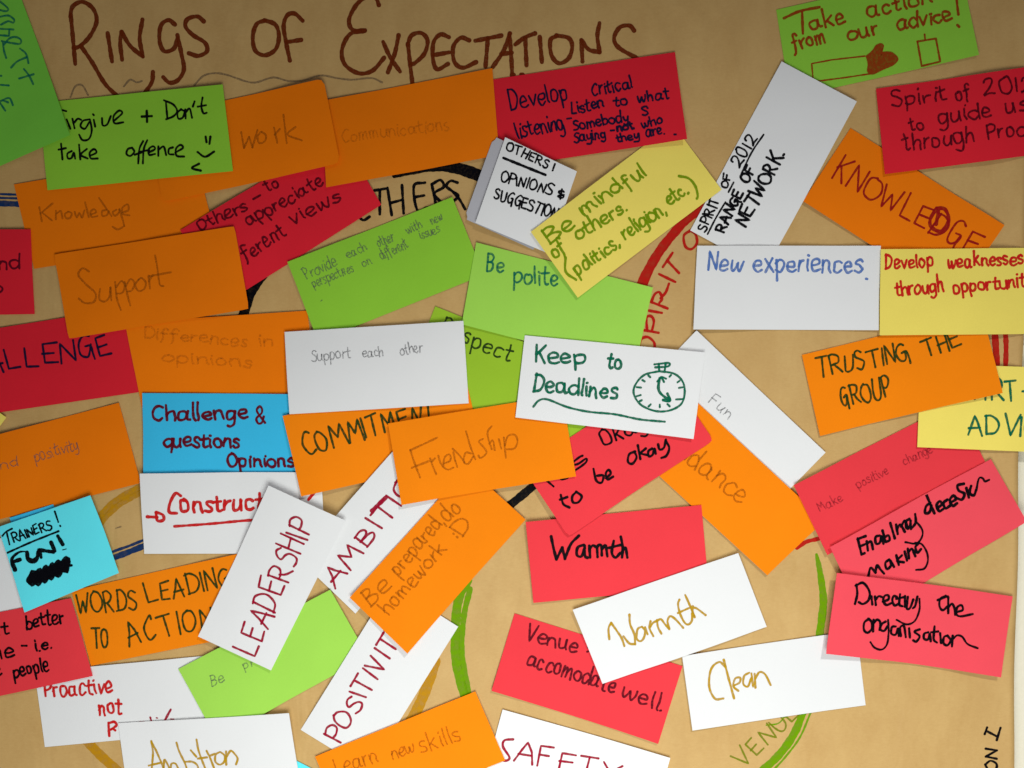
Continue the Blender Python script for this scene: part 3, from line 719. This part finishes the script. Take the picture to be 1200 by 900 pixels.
T('mindful', 'olive', 3.2, [('21', 'Be', 172, 248, 302, 164, 84), ('p', 'mind', 684, 254, 730, 221, 19), ('p', 'ful', 735, 222, 758, 205, 19), ('21', 'of', 200, 312, 255, 275, 80), ('21', 'others.', 305, 228, 540, 88, 76), ('21', 'politics,', 305, 392, 505, 255, 72), ('21', 'religion,', 530, 222, 725, 100, 80), ('21', 'etc.', 738, 62, 830, 5, 75)])
S('mindful', 'olive', 3.0, '21', '250,308 252,375 300,412|785,-76 830,-65 860,-30 872,15 868,30')
T('spirit_w', 'black', 2.6, [('zs', 'SPIRIT', 150, 800, 245, 590, 62), ('zs', 'OF', 295, 515, 322, 425, 52), ('zs', '2012', 378, 375, 490, 185, 70)])
T('spirit_w', 'black', 3.3, [('zs', 'RANGE', 272, 805, 400, 545, 66), ('zs', 'OF', 430, 483, 478, 385, 60), ('zs', 'NETWORK.', 415, 768, 672, 290, 88)])
S('spirit_w', 'black', 2.2, 'zs', '165,812 220,705 283,600|303,535 337,470|385,422 455,275 535,155', 'underline')
S('action_g', 'rust', 3.2, '30', '75,85 150,52 242,33|160,56 164,157')
T('action_g', 'rust', 3.2, [('30', 'ake', 200, 140, 362, 106, 88), ('30', 'action', 465, 82, 765, 12, 82), ('30', 'from', 120, 238, 270, 200, 85), ('30', 'our', 372, 190, 520, 158, 82), ('30', 'advice', 603, 140, 860, 98, 82)])
S('action_g', 'rust', 3.0, '30', '880,-15 889,70|884,120 892,128')
S('action_g', 'rust', 1.8, '30', '455,262 300,280 205,298 212,375|235,380 370,362 480,345', 'fist_drawing', True)
filled('action_g', 'rust', '30', [(458, 262), (490, 235), (505, 212), (530, 202), (545, 215), (530, 240), (580, 243), (612, 275), (590, 305), (545, 325), (490, 350), (465, 335), (468, 300)], 'fist_drawing')
S('action_g', 'rust', 2.3, '30', '700,195 720,310 805,290 785,182 700,195|733,162 736,188', 'box_drawing', True)
T('spirit_r', 'maroon', 2.7, [('30', 'Spirit', 590, 500, 845, 465, 82), ('30', 'of', 885, 470, 955, 455, 75), ('30', '2012', 1010, 448, 1235, 425, 72), ('30', 'to', 670, 612, 735, 603, 78), ('30', 'guide', 805, 582, 1045, 545, 85), ('30', 'us', 1110, 532, 1215, 515, 85), ('30', 'through', 640, 705, 968, 662, 90), ('30', 'Process', 1025, 655, 1330, 622, 85)])
T('knowledge_c', 'darkred', 2.8, [('p', 'KNOWLEDGE', 972, 208, 1138, 300, 28)])
S('knowledge_c', 'darkred', 4.6, '30', '278,738 298,720')
S('knowledge_c', 'darkred', 4.2, '31', '792,75 832,82 848,135 812,183 768,165 762,128 792,75|800,90 790,150')
T('newexp', 'blue', 3.3, [('21', 'New', 915, 368, 1078, 368, 95), ('p', 'experiences', 883, 318.5, 1010, 318.5, 24), ('31', '.', 455, 407, 464, 407, 40)])
T('weak', 'red', 3.2, [('31', 'Develop', 548, 360, 778, 350, 70), ('31', 'weaknesses', 845, 355, 1188, 340, 72), ('31', 'through', 600, 485, 825, 468, 75), ('31', 'opportunity', 870, 472, 1240, 440, 72)])
T('trusting', 'deepgreen', 2.9, [('31', 'TRUSTING', 235, 865, 665, 792, 88), ('31', 'THE', 740, 778, 905, 722, 85), ('32', 'GROUP', 345, 105, 580, 60, 88)])
T('advice', 'green', 3.2, [('32', 'ADVICE', 938, 238, 1335, 246, 92), ('32', 'START-', 835, 72, 1212, 78, 105)])
T('change', 'pencilr', 1.7, [('32', 'Make', 240, 598, 350, 545, 50), ('32', 'positive', 420, 490, 572, 422, 52), ('32', 'change', 640, 380, 775, 322, 52)])
S('enabling', 'black', 3.3, '32', '415,720 425,760 434,797|413,724 452,710|425,758 455,746|434,797 448,790|464,778 458,735|460,747 478,735 488,772|520,708 500,715 502,745 520,742 528,712 538,747|533,685 548,737|545,715 562,708 567,730 550,738|570,650 592,722|606,702 598,658|602,680 618,658 640,692|622,668 640,640 655,678|662,632 645,645 648,675 665,670 668,640|690,610 692,650 670,680')
S('enabling', 'black', 3.5, '32', '762,558 742,575 738,605 758,602 768,570|742,515 765,570 782,607|795,582 817,565 806,550 792,570 805,597 822,588|842,543 825,558 833,584 854,572|855,558 882,540 870,524 854,545 868,572 887,560|918,468 890,476 895,500 921,515 910,542 884,535|930,488 942,532|952,478 945,510 965,522 976,495')
S('enabling', 'black', 3.2, '32', '468,900 478,860 502,882|502,882 508,848 525,868 543,888|566,822 548,838 556,867 575,850 572,826 590,857|600,802 613,848|627,803 605,828 637,836|640,785 652,828|662,818 655,772|658,790 675,773 692,808|706,750 692,765 702,792 719,775')
S('enabling', 'black', 2.5, '32', '690,640 722,680 724,715 697,748 643,741|976,498 988,443 1006,442 1016,456 1036,449|690,745 722,752 747,790 752,832 735,867 696,873')
S('directly', 'black', 3.2, '33', '402,126 412,80 408,36|404,40 440,28 470,68 467,108 440,127 420,118|480,92 485,130|502,133 497,93|500,108 515,92 530,96|535,118 562,108 562,90 545,90 537,112 552,134 577,126|602,98 588,92 581,112 592,137 612,130|618,85 615,132 630,142|600,106 642,98|642,95 642,144|656,98 651,150 667,152 682,112|702,98 692,142 682,152')
S('directly', 'black', 2.9, '33', '800,116 848,98|838,96 812,112 809,145 825,164 852,140|850,103 850,178|852,150 868,133 880,158 882,186|890,172 917,162 912,140 892,150 887,180 907,192 962,180')
S('directly', 'black', 3.0, '33', '470,198 448,215 447,250 465,264 484,245 482,213 466,197|491,258 492,203|492,222 508,203 524,215 522,252|550,213 532,225 527,250 545,257 560,235|600,238 582,240 579,270 600,277 612,248 616,284|626,284 622,243 640,238 650,290|665,248 670,292|716,254 692,265 716,287 700,312 686,306|757,268 738,275 737,298 755,302 764,275 768,310|786,240 782,300 797,316|770,268 803,264|812,272 816,318|846,283 830,290 827,318 845,328 860,305 846,283|866,333 870,283')
S('directly', 'black', 2.5, '33', '712,108 713,160 692,213 652,229 603,206|562,205 566,260 560,320 535,346 500,336 479,309|870,300 890,281 914,288 937,320 982,338')
T('fun', 'pencil', 1.7, [('22', 'Fun', 918, 80, 1015, 165, 62)])
T('guidance', 'pencilo', 2.7, [('22', 'guidance', 690, 265, 1070, 568, 118)])
S('warmth_r', 'black', 3.5, '22', '337,753 308,765 304,800 325,807 341,768|340,758 342,805 354,814|366,813 362,758|362,776 378,757 396,765|401,811 400,763 418,757 421,803|421,776 438,757 447,808|477,735 468,790 485,814 507,793|455,768 512,754|510,716 519,765 516,813|516,786 532,769 541,814')
S('warmth_r', 'black', 3.6, '22', '183,712 195,770 208,820|208,820 235,765|235,765 248,818|248,818 275,750 313,710')
T('okay', 'black', 3.0, [('22', 'Okay', 425, 292, 632, 212, 88), ('22', 'Its', 180, 495, 350, 370, 80)])
S('friendship', 'pencilo', 2.2, 'f1', '195,325 212,375 236,432|205,348 228,325|250,308 262,350 282,385|285,362 330,340 325,300 293,318 285,380 315,402 350,388|350,285 362,340 377,384|345,262 385,300 425,352|470,295 432,290 420,350 450,362 485,312|434,145 465,250 497,333|548,198 520,215 550,250 572,290 532,326 518,308|607,113 580,148 585,200 607,266|590,230 615,208 627,272|655,200 671,262|688,188 694,250 702,324|695,240 715,180 760,170 780,210 760,260 708,267')
S('friendship', 'pencilo', 2.4, 'f1', '64,268 90,350 129,452|64,270 242,188|73,387 187,344')
T('keep', 'green', 3.6, [('21', 'Keep', 105, 798, 335, 808, 92), ('21', 'to', 445, 825, 512, 832, 78), ('22', 'Deadlines', 98, 30, 490, 72, 92)])
S('keep', 'green', 2.6, '22', '100,106 125,78 165,72 260,108 360,130 480,142 600,166 715,176', 'underline')
S('keep', 'green', 2.5, '22', '690,-60 620,-42 578,5 572,50 605,98 670,126 735,124 790,95 808,45 800,-10 760,-48 690,-60|690,-65 688,-92|716,-64 720,-92|668,-92 735,-98 730,-82 672,-78|585,15 605,17|583,58 603,52|800,15 782,18|803,70 768,72|640,105 650,95|692,108 692,96|738,104 728,94|600,80 608,76|785,-15 775,-8|745,-42 738,-34|640,-40 648,-32|612,-18 622,-12', 'stopwatch_drawing')
S('keep', 'green', 3.4, '22', '692,-28 686,20 700,48 738,76|708,75 740,78 728,45', 'stopwatch_drawing')
S('keep', 'green', 2.6, '22', '682,-12 700,-32 722,-25|700,-32 712,-10', 'stopwatch_drawing')
S('warmth_w', 'ochre', 2.7, 'w1', '445,425 405,450 395,540 430,570 465,540 480,470 450,425|480,430 505,500|535,370 525,440 562,518|530,430 560,385 590,370|600,358 610,430 643,492|600,365 640,350 680,400 722,447|722,440 705,370 730,320 780,345 862,434|825,153 812,200 830,290 875,380 915,400 950,360 950,290|810,287 960,220|883,106 930,210 978,328|975,318 955,260 985,235 1088,307')
S('warmth_w', 'ochre', 2.8, 'w1', '120,548 112,440 138,382|138,382 200,470 245,540 272,618|262,520 320,590 380,600|380,600 372,500 330,400 322,302')
T('venue', 'maroon', 3.1, [('23', 'Venue', 60, 298, 300, 362, 82), ('23', ':', 345, 358, 356, 360, 50), ('23', 'accomodate', 65, 412, 475, 548, 88), ('23', 'well.', 508, 565, 700, 635, 88)])
S('clean', 'ochre', 2.9, '23', '1000,425 970,402 932,435 923,515 950,572 990,572|992,392 1015,480 1040,572')
S('clean', 'ochre', 2.7, '23', '1040,512 1066,498 1069,477 1046,479 1037,515 1060,537|1112,453 1088,468 1084,505 1105,517 1121,478|1122,456 1130,518|1141,523 1137,458|1140,482 1160,451 1187,462 1213,512')
T('safety', 'crimson', 3.1, [('23', 'AFETY', 5, 865, 480, 975, 100)])
S('safety', 'crimson', 3.1, '13', '1205,765 1165,770 1158,800 1188,850 1172,866 1145,858')
T('learn', 'pencilo', 2.3, [('13', 'Learn', 375, 930, 572, 872, 85), ('13', 'new', 640, 864, 745, 825, 75), ('13', 'skills', 772, 832, 965, 768, 90)])
T('positivity', 'crimson', 3.2, [('13', 'POSITIVITY', 385, 795, 712, 240, 84)])
T('prepared', 'pencilo', 2.6, [('13', 'Be', 535, 140, 635, 50, 95), ('12', 'prepared,', 665, 900, 882, 650, 85), ('12', 'do', 895, 648, 965, 590, 90), ('p', 'homework', 456, 721, 523, 645, 21), ('p', 'D', 540, 631, 554, 615, 20)])
S('prepared', 'pencilo', 3.0, '12', '925,702 927,704|942,718 944,720')
T('ambition_w', 'crimson', 3.2, [('p', 'AMBITION', 391, 690, 506, 548, 22)])
S('ambition_w', 'crimson', 5, '12', '545,592 610,530')
T('commitment', 'deepgreen', 3.1, [('12', 'COMMIT', 238, 335, 585, 232, 98), ('12', 'MENT', 600, 228, 838, 168, 88)])
T('support_w', 'pencil', 1.7, [('11', 'Support', 262, 795, 445, 775, 58), ('11', 'each', 500, 777, 597, 768, 55), ('11', 'other', 675, 765, 780, 750, 58)])
T('respect', 'deepgreen', 2.6, [('p', 'Respect', 514, 391, 597, 424, 24)])
T('polite', 'teal', 2.9, [('11', 'Be', 1078, 370, 1160, 376, 85), ('21', 'polite', 5, 424, 215, 440, 92)])
T('provide', 'pencil', 1.65, [('11', 'Provide', 238, 410, 382, 345, 62), ('11', 'each', 430, 312, 522, 272, 52), ('11', 'other', 575, 260, 650, 228, 55), ('11', 'with', 712, 198, 780, 165, 52), ('11', 'new', 825, 152, 877, 130, 50), ('11', 'perspectives', 272, 450, 460, 372, 52), ('11', 'on', 500, 352, 545, 335, 50), ('11', 'different', 590, 318, 715, 258, 55), ('11', 'issues', 772, 222, 865, 188, 50), ('11', '.', 300, 512, 310, 510, 40)])
T('others_red', 'maroon', 2.7, [('zr', 'Others', 148, 392, 385, 282, 75), ('zr', '-', 425, 250, 458, 232, 60), ('zr', 'to', 485, 192, 542, 168, 72), ('zr', 'appreciate', 392, 365, 770, 155, 75), ('zr', 'different', 285, 600, 580, 410, 85), ('zr', 'views', 610, 362, 855, 235, 80)])
S('knowledge', 'pencilo', 2.2, '01', '184,72 196,138|247,53 190,100|200,99 243,133|262,128 262,88|264,102 285,90 293,123|320,93 304,105 312,124 330,120 336,100 320,92|350,93 360,120 372,98 385,120 396,86|399,48 416,118|425,106 451,95 440,81 424,95 430,117 457,113|500,84 479,90 480,112 500,109 510,90|464,28 500,80 523,113|546,83 529,95 538,112 555,100 560,80|560,82 575,130 583,160|575,96 602,85 598,58 574,75 575,102 607,110')
S('knowledge', 'pencilo', 2.2, '01', '528,163 553,176 582,160')
S('support', 'pencilo', 2.3, '01', '470,453 467,500 490,514 513,495 519,448|519,448 524,508|540,422 550,500 569,553|545,447 570,418 586,440 575,472 550,477|585,422 598,480 613,532|590,442 612,408 631,430 618,462 598,467|652,408 634,435 650,464 676,455 683,425 663,403 649,412|695,392 703,453|698,417 716,388|725,298 735,350 748,432 766,441')
S('support', 'pencilo', 2.5, '01', '415,372 385,358 365,388 400,430 448,475 442,515 400,521 370,500|700,395 800,376')
T('and_to', 'oxblood', 2.8, [('01', 'and', -70, 362, 92, 360, 78), ('01', 'to', -60, 472, 12, 470, 75)])
T('challenge', 'navy', 3.0, [('01', 'CHALLENGE', -235, 880, 530, 762, 98)])
T('differences', 'pencilf', 2.6, [('zd', 'Differences', 120, 275, 835, 335, 95), ('zd', 'in', 920, 338, 1010, 332, 100), ('zd', 'opinions', 240, 440, 870, 485, 95)])
T('positivity_o', 'pencil', 1.6, [('02', 'and', -60, 412, 92, 382, 55), ('02', 'positivity', 165, 365, 370, 308, 62)])
T('blue_chal', 'oxblood', 3.7, [('02', 'Challenge', 715, 172, 1160, 165, 80), ('02', 'questions', 768, 295, 1115, 298, 78), ('02', 'Opinions', 1060, 390, 1378, 388, 70)])
T('blue_chal', 'oxblood', 3.2, [('12', '&', 2, 188, 45, 186, 85)])
S('construct', 'red', 3.8, '02', '695,620 742,622|738,598 768,612 770,635 742,638 736,600|852,522 828,510 802,555 798,598 832,604')
T('construct', 'red', 4.2, [('02', 'onstruct', 850, 598, 1232, 590, 96)])
S('construct', 'red', 3.3, '02', '820,666 1000,655 1180,640 1330,636', 'underline')
S('construct', 'red', 3.6, '12', '246,542 272,510')
T('leadership', 'crimson', 3.1, [('p', 'LEADERSHIP', 298, 770, 367, 615, 29)])
T('begreen', 'pencil', 1.7, [('03', 'Be', 992, 517, 1055, 492, 58), ('03', 'pri', 1142, 437, 1215, 408, 50)])
S('ambition', 'ochre', 2.6, 'a1', '147,332 162,450 148,610|118,582 235,553|150,340 200,440 268,605|268,600 278,520 305,560 335,625|338,620 350,560 392,560 424,625|404,343 430,430 490,560 512,645|488,537 560,535 612,570 625,640|548,418 604,483|607,308 630,430 696,615|618,502 712,488|708,422 745,500 788,615|742,472 792,450|840,433 800,460 795,530 840,562 885,530 890,470 848,433|905,428 905,562|908,482 950,420 990,450 1020,500 1003,557')
T('proactive', 'red', 3.4, [('03', 'Proactive', 208, 568, 530, 545, 92), ('03', 'not', 465, 650, 567, 645, 88)])
T('better', 'black', 3.0, [('03', 'it', -15, 277, 45, 270, 70), ('03', 'better', 125, 247, 300, 218, 78), ('03', 'time', -130, 402, 65, 378, 75), ('03', '-', 105, 355, 128, 352, 60), ('03', 'i.e.', 168, 350, 245, 338, 62), ('03', 'more', -190, 485, 8, 465, 72), ('03', 'people', 65, 475, 235, 440, 75)])
T('words', 'deepgreen', 2.9, [('03', 'WORDS', 365, 180, 640, 158, 98), ('03', 'LEADING', 690, 128, 1085, 45, 95), ('03', 'TO', 435, 338, 512, 330, 95), ('03', 'ACTION', 605, 325, 1000, 235, 98)])
S('trainers', 'black', 2.3, 'zt', '0,310 35,265 82,238|45,265 65,350|383,118 408,192|420,217 423,221')
T('trainers', 'black', 2.4, [('zt', 'RAINERS', 92, 335, 362, 240, 62)])
S('trainers', 'black', 2.4, 'zt', '50,408 220,332 410,256', 'underline')
S('trainers', 'black', 4.6, 'zt', '190,397,1.6 130,405,2.5 82,455,4.5 105,525,5.5|95,470 140,455|190,405,5 198,450,6 235,465,6 262,440,5 262,400,3|275,390,5 290,440,4|282,388 375,402|385,395 358,335|405,290 440,348')
S('trainers', 'black', 1.2, 'zt', '440,387 466,380')
S('trainers', 'black', 8.5, 'zt', '210,600 240,545 225,620 285,535 265,618 330,515 310,600 375,495 355,580 415,475 405,560 470,452 455,540 475,470|470,500,3 503,495,3', 'scribble_drawing')
S('trainers', 'black', 9, 'zt', '235,580 330,550 450,500', 'scribble_drawing')

S('okay', 'black', 3.0, '22', '228,518 240,560 268,576|224,540 258,528|302,503 282,525 285,552 310,552 326,525 300,503')
S('okay', 'black', 3.0, '22', '382,398 395,452 420,462 428,430 400,430|440,442 463,420 453,403 440,420 448,447 474,435')
S('okay', 'black', 3.0, '22', '577,317 550,330 544,365 565,374 584,345 574,317|590,288 602,352|627,303 605,325 640,334|657,303 640,315 641,340 660,331 668,303 674,328|685,283 692,307 712,299 721,262|721,266 737,300 724,336 700,347')
S('proactive', 'red', 3.2, '03', '512,750 508,688|510,690 535,684 546,700 520,720|528,716 540,724')
S('proactive', 'crimson', 2.6, 'a1', '36,141 74,137|138,92 151,134')
S('proactive', 'crimson', 2.8, 'a1', '345,12 318,60 286,120')
S('proactive', 'crimson', 1.6, 'a1', '200,96 212,99|342,106 376,108')
